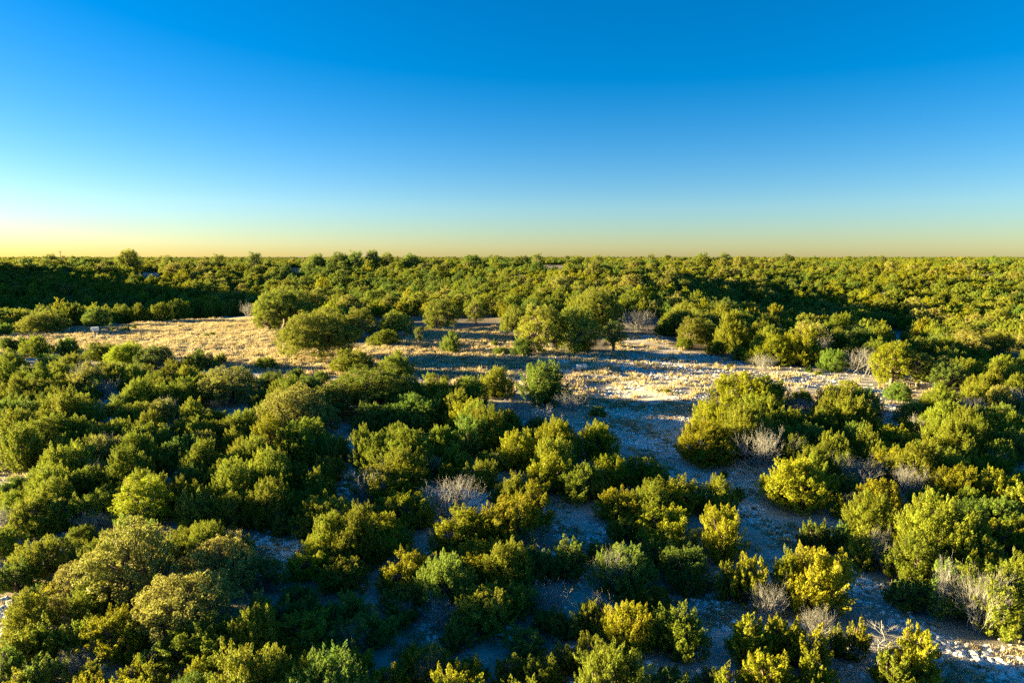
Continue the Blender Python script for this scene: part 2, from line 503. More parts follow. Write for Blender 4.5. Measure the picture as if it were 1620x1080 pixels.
def make_dead(name, rng, w, h, n_main=14, tall=False, thick=1.0):
    """bare branching grey wood, w wide and h tall, standing on z = 0"""
    T = Tubes()
    R = w / 2
    def grow(a, d, L, r, lev):
        b = a + d * L
        p = limb(rng, a, b, 5, 0.07, 0.02)
        T.add(p, np.linspace(r, r * 0.55, 5), 4 if lev else 5)
        if lev >= 3: return
        for _ in range(4 if lev < 2 else 2):
            t = rng.uniform(0.45, 1.0); i = min(int(t * 4), 3); q = p[i] + (p[i + 1] - p[i]) * (t * 4 - i)
            nd = unit(d + rng.normal(0, 0.42, 3) + np.array([0, 0, 0.18]))
            grow(q, nd, L * rng.uniform(0.45, 0.7), r * 0.55, lev + 1)
    if tall:
        trunk = limb(rng, (0, 0, -0.2), (rng.normal(0, .05 * w), rng.normal(0, .05 * w), h), 9, 0.03)
        T.add(trunk, np.linspace(0.045 * thick, 0.01, 9), 5)
        for k in range(n_main):
            t = rng.uniform(0.12, 0.95); i = min(int(t * 8), 7); q = trunk[i] + (trunk[i + 1] - trunk[i]) * (t * 8 - i)
            a = rng.uniform(0, 2 * math.pi); d = unit(np.array([math.cos(a), math.sin(a), rng.uniform(0.1, 0.9)]))
            grow(q, d, R * rng.uniform(0.35, 0.65) * (1.1 - 0.6 * t), 0.012 * thick, 1)
    else:
        for k in range(n_main):
            a = rng.uniform(0, 2 * math.pi); sp = rng.uniform(0.1, 1.0)
            d = unit(np.array([math.cos(a) * sp * R, math.sin(a) * sp * R, h * rng.uniform(0.55, 0.9)]))
            b = rng.normal(0, 0.08 * w, 2)
            grow(np.array([b[0], b[1], -0.1]), d, math.hypot(sp * R, h) * rng.uniform(0.40, 0.55), 0.017 * thick, 0)
    V = np.concatenate(T.V)
    c = np.percentile(V, 97, axis=0)
    sc = np.array([w / max(0.1, np.percentile(np.abs(V[:, 0]), 97) * 2), w / max(0.1, np.percentile(np.abs(V[:, 1]), 97) * 2), h / max(0.1, np.percentile(V[:, 2], 99))])
    T.V = [v * sc for v in T.V]
    return T.mesh(name, M_DEAD)

def extent(me):
    '''the width and height a crown really has'''
    co = np.empty(len(me.vertices) * 3, np.float32); me.vertices.foreach_get("co", co); co = co.reshape(-1, 3)
    r = np.hypot(co[:, 0], co[:, 1])
    return 2 * float(np.percentile(r, 97)), float(np.percentile(co[:, 2], 99.3))
rng = np.random.default_rng(11)
JUN, OAK, DEAD = [], [], []      # prototypes: dict(w, h, crown, trunk)
for (w, h, st) in [(4.0, 4.2, 'dome'), (4.6, 3.4, 'dome'), (5.6, 4.6, 'dome'), (6.6, 4.6, 'dome'), (3.0, 4.4, 'dome'), (2.4, 2.2, 'dome'),
                   (7.6, 5.6, 'dome'), (5.0, 5.8, 'cone'), (3.4, 4.8, 'cone'), (5.2, 3.6, 'dome'), (1.4, 1.3, 'dome')]:
    cm, lb = make_crown("juniper_crown", rng, w, h, st, 1.0 if w > 2 else 2.2, 1.0 if w > 2 else 0.7, M_JUN)
    ew, eh = extent(cm)
    JUN.append(dict(w=ew, h=eh, crown=cm, trunk=make_trunk("juniper_trunk", rng, lb, w, h, st), st=st))
for (w, h) in [(9.0, 6.2), (6.5, 5.6), (12.5, 7.5), (5.0, 6.0), (7.5, 5.2), (3.2, 4.2)]:
    cm, lb = make_crown("oak_crown", rng, w, h, 'oak', 1.15, 1.0, M_OAK)
    ew, eh = extent(cm)
    OAK.append(dict(w=ew, h=eh, crown=cm, trunk=make_trunk("oak_trunk", rng, lb, w, h, 'oak'), st='oak'))
for (w, h, n, tall) in [(3.6, 2.4, 34, False), (4.5, 2.6, 40, False), (2.4, 2.0, 24, False), (3.0, 4.6, 40, True), (3.4, 3.0, 32, False)]:
    DEAD.append(dict(w=w, h=h, crown=make_dead("dead_branches", rng, w, h, n, tall), st='dead'))
# far plants: fewer, larger leaf sprays
FARJ, FARO = [], []
for (w, h, st) in [(5.0, 4.2, 'dome'), (6.0, 4.4, 'dome'), (4.0, 4.4, 'dome'), (4.6, 5.0, 'cone')]:
    cm, lb = make_crown("juniper_crown_far", rng, w, h, st, 0.62, 1.5, M_JUN)
    FARJ.append(dict(w=w, h=h, crown=cm))
for (w, h) in [(8.0, 6.2), (6.5, 5.8)]:
    cm, lb = make_crown("oak_crown_far", rng, w, h, 'oak', 0.7, 1.6, M_OAK)
    FARO.append(dict(w=w, h=h, crown=cm))

COLS = {'n': (0.208, 0.250, 0.026), 'd': (0.155, 0.228, 0.036), 'y': (0.268, 0.285, 0.018), 'p': (0.270, 0.280, 0.060)}  # y and d tones also paint sunlit and shaded plants into the leaf colour
OAKC = {'n': (0.212, 0.250, 0.034), 'd': (0.165, 0.228, 0.044), 'y': (0.300, 0.345, 0.020), 'p': (0.290, 0.295, 0.065)}

# what stands where in the photograph: kind, centre x, top y, bottom y, width (pixels), tone
# J juniper, O live oak, M juniper with dead limbs, D bare dead brush, T bare dead tree, B small shrub
PLANTS = """
O 212 832 965 140 p|O 345 855 950 115 p|O 298 908 1020 150 p|O 120 888 960 52 p|O 88 943 992 42 p|J 78 852 920 84 n|J 10 830 888 52 n|J 25 884 942 52 d|J 68 918 952 46 d
J 72 932 976 42 y|J 37 940 982 32 d|J 152 920 988 82 n|J 130 975 1042 58 n|J 88 980 1048 54 n|J 187 972 1060 104 y|J 320 998 1078 122 n|J 314 1040 1105 34 y|J 210 1048 1115 46 y
J 250 1053 1115 36 n|J 240 1025 1080 54 d|J 40 990 1055 54 n|J 12 1020 1095 46 d|J 75 1038 1105 60 d|D 118 1030 1072 48 n|J 138 1048 1100 38 n|J 30 1058 1115 46 n|J 170 842 884 48 n
J 137 865 905 48 d|J 133 832 870 48 n|J 310 842 884 74 n|M 372 845 892 54 p|O 420 882 937 62 d|J 500 862 927 92 y|J 545 886 944 84 n|J 592 824 892 110 y|J 645 876 953 92 y
J 640 925 978 68 d|J 692 890 942 48 n|J 730 808 888 98 y|J 810 788 882 100 y|J 762 868 933 104 y|J 770 932 1014 108 n|J 725 980 1038 48 d|D 702 948 1002 58 n|J 605 966 1028 56 d
M 638 955 998 46 d|J 545 942 1003 66 d|J 490 948 1008 54 d|J 447 950 1013 46 d|J 412 936 1008 40 d|J 483 1000 1053 102 n|J 475 930 972 58 d|M 510 1028 1098 82 y|J 570 1020 1083 46 y
M 570 1000 1042 84 d|M 670 1025 1098 82 y|J 612 1055 1112 54 y|J 738 1038 1108 66 y|J 803 1040 1105 50 n|J 405 1055 1105 42 d|J 455 1050 1098 50 d|J 855 1036 1110 72 n|J 930 1008 1084 60 n
J 990 1053 1118 60 y|J 998 958 1044 86 y|J 1066 962 1052 98 n|J 1025 935 974 68 n|J 1085 872 948 98 d|M 990 866 954 98 d|J 1050 812 884 112 y|J 985 815 864 44 n|J 1140 805 898 82 y
J 955 855 904 50 d|J 895 855 924 64 d|D 845 838 880 76 n|J 832 870 934 88 d|J 818 928 990 64 n|D 868 924 978 62 n|M 940 952 1013 54 n|J 870 965 1014 58 d|J 830 1000 1052 64 d
J 905 970 1018 40 d|J 890 1020 1070 46 n|J 1122 1055 1095 36 d|J 1070 1060 1115 74 d|J 1290 875 988 124 y|J 1243 870 962 42 y|J 1185 882 968 62 y|J 1150 890 958 38 n|D 1215 925 988 48 n
D 1292 958 1008 44 n|J 1190 980 1064 74 y|J 1242 975 1054 68 y|J 1282 1000 1080 64 y|J 1218 1030 1115 84 y|J 1292 1035 1120 54 y|J 1150 1060 1118 46 y|J 1352 982 1050 42 y|J 1320 990 1044 34 n
T 1388 982 1080 64 n|J 1442 995 1095 74 y|J 1415 1030 1105 64 n|J 1290 822 875 48 d|J 1324 828 878 44 d|M 1372 838 908 70 n|J 1447 848 933 88 n|J 1437 915 972 68 d|M 1562 895 1016 136 n
J 1538 873 934 30 y|J 1561 876 934 26 y|M 1495 890 988 54 d|J 1606 875 965 54 n|J 1585 825 884 64 y|J 1520 812 874 52 n|J 1455 808 872 74 n|J 85 656 728 108 n|J 35 672 752 68 n
J 110 630 678 92 n|J 25 632 692 68 d|J 110 703 774 78 n|M 160 692 748 58 p|J 235 672 732 88 n|J 290 690 740 58 d|J 228 728 767 78 n|O 228 757 840 80 y|J 22 755 792 42 d
J 58 757 797 56 n|J 65 785 853 78 n|J 65 815 853 48 n|M 100 790 838 48 n|J 150 780 838 84 n|D 155 810 847 52 n|J 310 775 848 54 d|J 370 780 848 78 n|J 315 818 853 48 d|J 305 735 781 54 d
J 370 722 783 78 n|J 330 716 753 54 n|J 322 682 728 46 p|J 372 665 715 58 n|J 330 648 688 54 n|J 215 638 683 58 n|M 258 632 671 55 p|J 165 668 697 40 y|J 190 625 660 42 d|J 218 602 640 46 n
J 280 600 653 74 n|O 365 580 642 88 p|D 15 800 843 44 n|M 165 730 778 54 n|J 140 740 793 54 n|J 175 765 808 46 n|J 70 740 768 48 n|O 470 612 692 112 p|J 425 655 738 64 y|J 480 665 738 84 n
O 592 582 662 150 n|J 650 628 692 94 d|J 590 640 692 74 d|J 620 678 741 100 n|J 640 655 697 64 d|J 740 660 731 66 d|J 748 633 692 58 y|J 698 688 720 32 d|J 488 700 741 44 n|J 530 690 738 48 d
J 470 735 788 54 n|J 515 725 773 58 n|J 592 725 765 52 n|J 428 760 843 72 n|J 447 803 853 36 d|J 490 775 823 64 n|J 515 788 861 98 n|M 605 745 803 102 y|J 645 782 845 90 y|J 590 800 853 54 n
D 718 755 818 76 p|M 678 722 761 40 n|J 712 732 768 42 y|J 768 730 781 50 n|J 745 738 773 32 d|M 775 715 748 48 n|J 800 765 803 48 n|J 818 682 748 62 y|J 800 648 693 48 y|J 858 573 645 74 d
J 880 665 743 66 y|J 945 670 733 60 y|J 865 722 793 72 y|J 925 735 803 68 n|J 965 720 778 58 y|J 1020 725 778 84 y|J 980 776 833 72 y|J 1065 762 823 100 y|J 838 763 853 64 y|J 1120 672 743 88 y
J 1132 630 702 88 y|J 1175 590 662 98 y|J 1215 595 653 68 n|D 1205 680 743 88 n|B 1165 767 793 24 d|B 1144 743 756 14 n|D 905 622 652 46 n|B 920 623 638 15 d|B 945 643 661 25 d|D 858 648 687 54 p
J 850 660 692 34 d|D 815 632 662 46 n|J 890 662 692 28 n|J 1320 610 670 58 n|O 1342 602 642 38 y|J 1362 615 670 54 d|D 1390 635 670 42 n|D 1226 618 652 46 p|J 1266 617 647 36 y|D 1268 630 658 52 p
J 1250 648 692 58 n|J 1287 652 687 34 y|J 1280 672 728 78 d|J 1352 670 725 57 d|J 1412 680 723 78 y|J 1422 712 773 80 y|D 1435 735 792 54 n|J 1258 728 815 112 y|D 1352 722 772 80 p|J 1335 750 793 52 d
J 1388 760 825 72 y|M 1340 785 828 48 y|J 1468 768 811 52 n|J 1520 738 803 74 y|J 1570 745 808 68 y|J 1505 695 751 64 y|J 1468 702 743 30 n|M 1567 720 758 54 y|J 1540 662 702 60 y|J 1498 665 700 32 y
D 1457 658 687 38 p|J 1432 664 697 40 y|J 1400 670 702 46 d|J 1445 636 674 54 d|J 1482 644 678 44 d|J 1498 617 655 58 y|D 1528 628 665 48 n|J 1518 642 670 30 y|M 1590 612 653 58 p|J 1585 640 678 54 d
J 1550 645 678 44 d|D 1480 800 840 44 n|M 1432 808 853 40 y|D 1415 805 853 38 n|J 1602 680 733 64 d|J 1580 790 843 74 d|J 1540 790 838 64 d|J 1612 760 822 54 n|J 60 532 565 48 n|J 107 534 562 36 d
J 12 533 557 28 d|J 35 534 557 34 d|J 163 542 572 50 n|O 203 542 582 60 y|O 247 547 586 54 d|J 315 555 587 52 d|B 349 558 576 17 d|B 326 526 534 10 d|B 337 524 532 10 n|B 286 513 519 9 d
B 199 516 525 14 n|B 180 517 524 11 n|B 213 513 522 9 y|O 70 497 528 76 n|J 155 488 518 44 d|J 195 483 512 40 n|J 225 481 510 38 n|J 255 480 509 38 n|J 285 475 506 42 n|J 315 473 504 40 n
J 342 470 502 34 n|J 370 475 501 30 d|D 393 478 501 24 n|O 375 463 491 38 n|J 125 492 513 40 n|J 8 512 531 24 d|J 18 553 592 44 n|J 80 560 592 42 d|J 95 575 614 52 n|J 120 560 602 47 n
M 145 575 622 56 p|J 25 598 640 47 n|J 65 600 642 44 n|J 40 580 607 38 d|D 65 573 594 24 n|J 185 575 612 42 n|J 225 580 617 52 n|J 275 570 607 42 n|D 165 600 632 32 n|J 252 588 620 24 n
J 148 600 634 30 n|J 302 585 612 32 n|J 100 615 642 42 d|J 132 622 644 34 d|O 505 490 566 128 n|O 450 455 517 92 n|O 425 490 524 44 n|O 490 462 507 72 n|O 570 487 536 54 n|O 627 493 534 62 n
J 605 522 549 52 n|O 698 473 524 60 n|O 752 475 516 36 n|J 712 524 559 34 d|O 663 517 544 17 d|J 560 553 592 64 n|J 626 558 597 52 n|J 510 587 607 26 d|J 468 582 599 22 d|B 420 571 585 34 n
J 430 592 625 58 d|J 485 597 628 54 d|J 415 618 648 48 d|J 693 593 643 65 n|J 740 597 643 58 n|J 785 583 633 53 n|B 783 537 549 11 n|B 733 565 572 11 d|B 793 551 562 26 d|O 855 483 558 77 n
O 910 486 558 77 n|O 940 457 527 92 n|J 827 536 564 38 d|J 918 537 559 46 y|O 815 484 532 50 n|O 970 508 556 44 d|D 1010 489 526 60 p|J 1055 507 532 40 n|O 1095 502 549 50 n|J 1083 535 553 27 n
J 1132 538 563 36 n|J 1160 514 551 68 d|O 1145 474 514 64 d|J 1166 546 571 26 d|J 1215 532 582 72 y|J 1265 522 582 72 y|J 1318 553 589 42 d|J 1312 523 562 46 n|D 1208 560 586 36 p|B 1278 579 589 13 d
B 1294 586 594 13 n|B 1153 575 582 11 y|B 1054 614 623 15 y|D 1362 552 592 54 n|J 1370 523 562 68 d|O 1410 543 613 60 y|J 1420 606 634 38 d|O 1450 557 614 48 n|O 1495 570 619 58 d|J 1548 571 619 44 y
J 1595 565 617 58 n|J 1455 530 558 54 d|J 1505 550 587 50 d|D 1475 550 577 30 n|D 1535 507 529 46 n|J 1560 530 567 54 d
"""
def parse_plants():
    out = []
    for ln in PLANTS.strip().splitlines():
        for e in ln.split('|'):
            k, cx, t, b, w, tone = e.split()
            out.append((k, float(cx), float(t), float(b), float(w), tone))
    return out

placed = []        # dict(kind, x, y, z, w, h, tone, px, py)
for (k, cx, t, b, wpx, tone) in parse_plants():
    gx, gy = ground_at(cx, b)
    gz = float(height(gx, gy))
    _, _, f = to_pixel(gx, gy, gz)
    wid = wpx * (1.0 if b < 572 else 1.12 if (cx > 1000 or k == 'O') else 1.2) * float(f) / FOC
    push = {'J': 0.85, 'M': 0.85, 'B': 0.7, 'O': 0.45, 'D': 0.35, 'T': 0.2}[k] * wid / 2
    dirn = np.array([gx, gy]) / math.hypot(gx, gy)
    if k == 'O' and wpx > 70 and b < 600: push = 0
    x, y = np.array([gx, gy]) + dirn * push
    x = (cx - 810) / FOC * (y * CP + (CAM_Z - gz) * SP)
    z = float(height(x, y))
    v = (540 - t) / FOC
    dz = y * (v * CP - SP) / (CP + v * SP)
    hgt = CAM_Z + dz - z
    hgt = min(max(hgt, 0.45 * wid), 1.9 * wid)
    placed.append(dict(kind=k, x=x, y=y, z=z, w=wid, h=hgt, tone=tone, px=cx, py=b, top=t))

# single trees standing up on the skyline: centre x, top y, width (pixels), distance
for (cx, t, wpx, D) in ((203, 395, 34, 430), (80, 402, 26, 440), (265, 404, 22, 450), (345, 402, 20, 450), (402, 399, 24, 440), (500, 402, 30, 430), (538, 400, 36, 425),
                        (562, 397, 26, 420), (590, 396, 24, 420), (613, 399, 22, 425), (650, 402, 30, 430), (783, 404, 32, 460), (850, 401, 20, 500), (915, 405, 24, 520),
                        (945, 403, 20, 500), (1030, 402, 16, 600), (1110, 401, 30, 600), (1146, 400, 22, 600), (1185, 404.5, 14, 620), (1246, 402.5, 22, 650), (1395, 404, 14, 700), (1470, 406.5, 16, 700)):
    d = pixel_ray(cx, t); k_ = D / d[1]
    x = d[0] * k_; z = float(height(x, D))
    placed.append(dict(kind='O', x=x, y=float(D), z=z, w=wpx * 1.15 * D / FOC, h=min(max(CAM_Z + d[2] * k_ - z, 4.0), 16.0), tone='dn'[int(cx) % 2], px=float(cx), py=409.0, top=None))

# ------------------------------------------------------------------ the wider woodland, scattered between what the photograph singles out
rs = np.random.default_rng(5)
PX = np.array([p['x'] for p in placed]); PY = np.array([p['y'] for p in placed]); PR = np.array([p['w'] / 2 for p in placed])

def jitter_grid(x0, x1, y0, y1, s):
    gx, gy = np.meshgrid(np.arange(x0, x1, s), np.arange(y0, y1, s))
    gx = gx.ravel() + rs.uniform(-.45, .45, gx.size) * s
    gy = gy.ravel() + rs.uniform(-.45, .45, gy.size) * s
    return gx, gy

def scatter(x0, x1, y0, y1, s, near, tight=False):
    gx, gy = jitter_grid(x0, x1, y0, y1, s)
    keep = (np.abs(gx) < 0.80 * gy + 14) | ((gx < 0) & (gx > -1.0 * gy - 110) & (gy < 420))
    keep &= ~open_ground(gx, gy)
    gx, gy = gx[keep], gy[keep]
    gz = height(gx, gy)
    px, py, f = to_pixel(gx, gy, gz)
    infr = (px > -15) & (px < 1635) & (gy > 5)
    ok = (infr & (py > 590)) if tight else np.ones(len(gx), bool)
    if near:
        ok &= (gx ** 2 + gy ** 2) > 24 ** 2
        ok &= infr | ((gx ** 2 + gy ** 2) > 48 ** 2)
        for i in range(len(PX)):
            ok &= ((gx - PX[i]) ** 2 + (gy - PY[i]) ** 2) > (PR[i] * (0.5 if tight else 0.66) + (0.8 if tight else np.where(gy < 95, 1.1, 1.4))) ** 2
        for q in placed:                                 # nothing in front of the plants that stand out by their look
            if q['kind'] in 'ODMT' and q['top'] is not None and q['py'] > 590:
                wq = q['w'] / 2 * FOC / math.hypot(q['y'], q['x'])
                ok &= ~((np.abs(px - q['px']) < wq * 0.9 + 14) & (py > q['py'] - 6) & (py < q['py'] + 0.75 * (q['py'] - q['top'])))
    _, pt, _ = to_pixel(gx, gy, gz + 3.8)
    _, pm, _ = to_pixel(gx, gy, gz + 2.0)
    if near:
        wr = 2.2 / np.maximum(f, 5) * FOC
        near_f = infr & (py > 500)
        for g in PIX_OPEN:
            hit = np.zeros(len(gx), bool)
            for qx in (px - wr, px, px + wr):
                hit |= in_poly(qx, pt, g) | in_poly(qx, pm, g) | in_poly(qx, py + 0.45 * wr, g)
            ok &= ~(hit & near_f)
    ok &= ~((px > 545) & (px < 1050) & (py > 503) & (py < 566))      # the loose group of trees at the back of the clearing
    for g in PIX_GAPS:
        ok &= ~(in_poly(px, pt, g) | in_poly(px, pm, g) | in_poly(px, py, g))
    return gx[ok], gy[ok], gz[ok], px[ok], py[ok]

fill = [scatter(-80, 80, 18, 95, 2.3, True, True), scatter(-480, 400, -30, 430, 3.7, True), scatter(-900, 900, 430, 1050, 5.2, False), scatter(-2800, 2800, 1050, 3400, 17.0, False)]
FX = np.concatenate([a[0] for a in fill]); FY = np.concatenate([a[1] for a in fill]); FZ = np.concatenate([a[2] for a in fill])
FPX = np.concatenate([a[3] for a in fill]); FPY = np.concatenate([a[4] for a in fill])
nF = len(FX)
FK = rs.uniform(0, 1, nF)
patch = np.sin(FX / 31 + 2) * np.sin(FY / 37 + 1) + 0.5 * np.sin(FX / 13) * np.sin(FY / 17)
is_oak = (FK < 0.16 + 0.14 * patch) & (FY > 95)
is_dead = (~is_oak) & (FK > 0.965) & (FY < 500) & (FY > 95)
FS = np.where(rs.uniform(0, 1, nF) < 0.06, rs.uniform(1.3, 1.8, nF), rs.uniform(0.6, 1.3, nF)) * np.where((FY < 175) & (np.abs(FX) > 0.76 * FY), 0.6, 1.0) * (1 + 0.22 * np.sin(FX / 43 + 1.3) * np.sin(FY / 53)) * np.where(FY > 1050, 1.1, np.where(FY > 430, 0.9, np.where(FPY > 590, 0.55, 0.84)))
FROT = rs.uniform(0, 2 * math.pi, nF)
# the largest-looking of the scattered plants stand as plants of their own
infr = (FPX > -10) & (FPX < 1630) & (FPY < 1300) & (FY > 12) & ~is_dead
dist = np.hypot(FX, FY)
n_own = {'J': 300 - sum(p['kind'] in 'JM' for p in placed), 'O': 60}
own = np.zeros(nF, bool)
for kk, sel in (('J', infr & ~is_oak), ('O', infr & is_oak)):
    ids = np.where(sel)[0]
    ids = ids[np.argsort(dist[ids] / FS[ids])][:max(0, n_own[kk])]
    for i in ids:
        own[i] = True
        w = rs.uniform(2.2, 4.0) if FPY[i] > 582 else (rs.uniform(3.8, 5.6) if kk == 'J' else rs.uniform(5.5, 8.0)) * min(FS[i], 1.1)
        h = w * (rs.uniform(0.60, 0.85) if kk == 'J' else rs.uniform(0.62, 0.80))
        tone = rs.choice(['n', 'n', 'd', 'y'] if kk == 'J' else ['n', 'n', 'd', 'p'])
        placed.append(dict(kind=kk, x=float(FX[i]), y=float(FY[i]), z=float(FZ[i]), w=w, h=h, tone=str(tone), px=float(FPX[i]), py=float(FPY[i]), top=None))

# ------------------------------------------------------------------ ground sheet
def axis_lines(lo, hi, c0, c1, fine, growth):
    mid = list(np.arange(c0, c1 + fine * .5, fine))
    out = mid[:]
    s, v = fine, mid[-1]
    while v < hi: s *= growth; v += s; out.append(v)
    s, v = fine, mid[0]
    pre = []
    while v > lo: s *= growth; v -= s; pre.append(v)
    return np.array(pre[::-1] + out)
ax = axis_lines(-9000, 9000, -130, 130, 1.3, 1.06)
ay = axis_lines(-400, 12000, 10, 230, 1.3, 1.045)
GX, GY = np.meshgrid(ax, ay)
GZ = height(GX, GY)
nv = GX.size
V = np.stack([GX.ravel(), GY.ravel(), GZ.ravel()], 1)
ii = np.arange(len(ay) - 1)[:, None] * len(ax); jj = np.arange(len(ax) - 1)[None, :]
Q = np.stack([ii + jj, ii + jj + 1, ii + jj + 1 + len(ax), ii + jj + len(ax)], -1).reshape(-1, 4)
gme = mesh_from_quads("ground", V, Q, ground_mat(), None, True)
opn = open_ground(V[:, 0], V[:, 1]).astype(np.float32)
def blob(seed, s):
    r = np.random.default_rng(seed); out = np.zeros(nv)
    for _ in range(7):
        a = r.uniform(0, 6.28); k = r.uniform(0.5, 1.6) / s
        out += np.sin((V[:, 0] * math.cos(a) + V[:, 1] * math.sin(a)) * k + r.uniform(0, 6.28))
    return out / 3.5
clr = in_poly(V[:, 0], V[:, 1], CLEARING)
wide = clr & (V[:, 1] > 84)
grassy = np.where(wide, np.clip(0.75 + 0.5 * blob(3, 6), 0, 1) * (1 - sstep(-22, 26, V[:, 0] - (V[:, 1] - 100) * 0.2)), 0)
grassy = np.maximum(grassy, np.where(clr & (V[:, 1] < 84), np.clip(0.15 + 0.7 * blob(8, 4), 0, 0.8), 0))
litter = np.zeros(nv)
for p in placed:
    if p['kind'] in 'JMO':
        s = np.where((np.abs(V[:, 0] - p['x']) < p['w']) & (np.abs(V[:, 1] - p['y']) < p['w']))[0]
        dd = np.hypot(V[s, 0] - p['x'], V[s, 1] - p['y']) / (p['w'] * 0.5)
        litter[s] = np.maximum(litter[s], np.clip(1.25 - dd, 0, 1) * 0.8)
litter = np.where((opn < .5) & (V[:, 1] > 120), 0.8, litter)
stony = np.clip(np.where(opn > .5, np.where(V[:, 1] < 84, 0.75, 0.2), -0.1) + 0.8 * blob(21, 3.5), 0, 1) * (V[:, 1] < 130)
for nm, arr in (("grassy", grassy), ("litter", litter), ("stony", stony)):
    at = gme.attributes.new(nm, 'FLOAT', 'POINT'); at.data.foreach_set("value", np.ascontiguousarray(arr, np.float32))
ground = bpy.data.objects.new("ground", gme); COL.objects.link(ground)
ground["kind"] = "structure"

# ------------------------------------------------------------------ plants as objects
def empty(name, loc, rz=0.0, scale=(1, 1, 1)):
    o = bpy.data.objects.new(name, None)
    o.location = loc; o.rotation_euler = (0, 0, rz); o.scale = scale
    o.empty_display_size = 0.3
    COL.objects.link(o)
    return o

def child(name, me, parent, color=None):
    o = bpy.data.objects.new(name, me)
    o.parent = parent
    if color: o.color = (*color, 1)
    COL.objects.link(o)
    return o

def best(protos, w, h, r):
    c = [abs(math.log((p['h'] / p['w']) / (h / w))) + 0.5 * abs(math.log(p['w'] / w)) + r.uniform(0, 0.30) for p in protos]
    return protos[int(np.argmin(c))]

ORD = ["", "first", "second", "third", "fourth", "fifth", "sixth", "seventh", "eighth", "ninth", "tenth", "eleventh", "twelfth", "thirteenth", "fourteenth",
       "fifteenth", "sixteenth", "seventeenth", "eighteenth", "nineteenth", "twentieth"]
def ordinal(n):
    if n <= 20: return ORD[n]
    tens = {2: "twenty", 3: "thirty", 4: "forty", 5: "fifty"}[n // 10]
    return tens + ("th" if n % 10 == 0 else "-" + ORD[n % 10]) if n % 10 else {2: "twentieth", 3: "thirtieth", 4: "fortieth", 5: "fiftieth"}[n // 10]

# regions of the view, nearest first: (name, test)
def region_of(p):
    x, y = p['px'], p['py']
    if y > 1005: r = 0
    elif y > 925: r = 1
    elif y > 845: r = 2
    elif y > 770: r = 3
    elif y > 700: r = 4
    elif y > 640: r = 5
    elif y > 590: r = 6
    elif y > 540: r = 7
    elif y > 500: r = 8
    elif y > 470: r = 9
    elif y > 410: r = 10
    else: r = 11
    return r
ROWS = ["along the bottom edge of the picture", "in the second row above the bottom edge", "in the third row above the bottom edge", "in the row level with the stony gap",
        "in the row just above the stony gap", "in the row below the grassy clearing", "at the near rim of the grassy clearing", "beside the grassy clearing",
        "at the far rim of the clearing", "on the shady slope behind the clearing", "on the wooded rise towards the skyline", "standing up against the sky on the horizon"]
KNAME = {'J': ("juniper_tree", "juniper tree", "junipers of the thicket"), 'M': ("juniper_tree", "juniper tree", "junipers of the thicket"),
         'O': ("live_oak_tree", "oak tree", "live oaks"), 'D': ("dead_shrub", "dead shrub", "bare dead shrubs"), 'T': ("dead_tree", "dead tree", "bare dead shrubs"), 'B': ("small_shrub", "shrub", "small shrubs on open ground")}
SPECIAL = {(505, 566): "broad spreading live oak alone on the golden clearing, trunk showing beneath",
           (1388, 1080): "tall bare dead tree rising among junipers beside the rocky track",
           (1010, 526): "pale bare fan-shaped dead bush at the back of the clearing",
           (1410, 613): "bright yellow-lit oak standing at the end of the open stony strip",
           (228, 840): "bright yellow leafy tree standing out of the dark left thicket",
           (858, 645): "dark cone-shaped juniper just below the stock tank",
           (1258, 815): "large round juniper with lit crown beside the grassy track",
           (1290, 988): "big domed juniper bordering the bend of the rocky track",
           (1165, 793): "small round dark bush alone on the grassy track",
           (298, 1020): "pale leafy oak nearest the camera in the lower left",
           (212, 965): "largest pale leafy oak in the lower left thicket",
           (1205, 743): "tangled grey fallen brush between two junipers above the track",
           (718, 818): "pale grey dead bush at the edge of the stony gap",
           (712, 559): "dark upright juniper alone in the middle of the clearing",
           (663, 544): "slim sapling oak alone on the clearing",
           (1342, 642): "feathery bright yellow bush below the open stony strip",
           (203, 582): "bright yellow oak at the near left rim of the clearing"}
TW = {'J': {'n': 'olive', 'd': 'dark green', 'y': 'yellow-green', 'p': 'pale'}, 'O': {'n': 'olive', 'd': 'dull green', 'y': 'golden', 'p': 'pale'},
      'D': {'n': 'grey', 'p': 'pale'}, 'B': {'n': 'olive', 'd': 'dark green', 'y': 'yellow-green'}}
TW['M'] = TW['J']; TW['T'] = TW['D']
KW = {'J': 'juniper', 'M': 'juniper', 'O': 'oak', 'D': 'bare brush', 'T': 'bare tree', 'B': 'shrub'}
rows = {}
for p in placed:
    rows.setdefault((region_of(p), KW[p['kind']]), []).append(p)
for (r, kw), lst in rows.items():
    lst.sort(key=lambda q: q['px'])
    n = len(lst)
    for i, p in enumerate(lst):
        key = (int(p['px']), int(p['py']))
        asp = p['h'] / p['w']
        shape = "tall" if asp > 1.1 else ("spreading" if asp < 0.62 else "rounded")
        if p['kind'] == 'M': shape = "dead-limbed"
        tone = TW[p['kind']][p['tone']]
        side, k = ("left", i + 1) if i < (n + 1) // 2 else ("right", n - i)
        pos = ("the only one " if n == 1 else f"{ordinal(k)} {kw} from the {side} ") + ROWS[r]
        p['label'] = SPECIAL.get(key) if (key in SPECIAL and p['top'] is not None) else f"{tone} {shape} {kw if n == 1 else ''}".strip() + ", " + pos

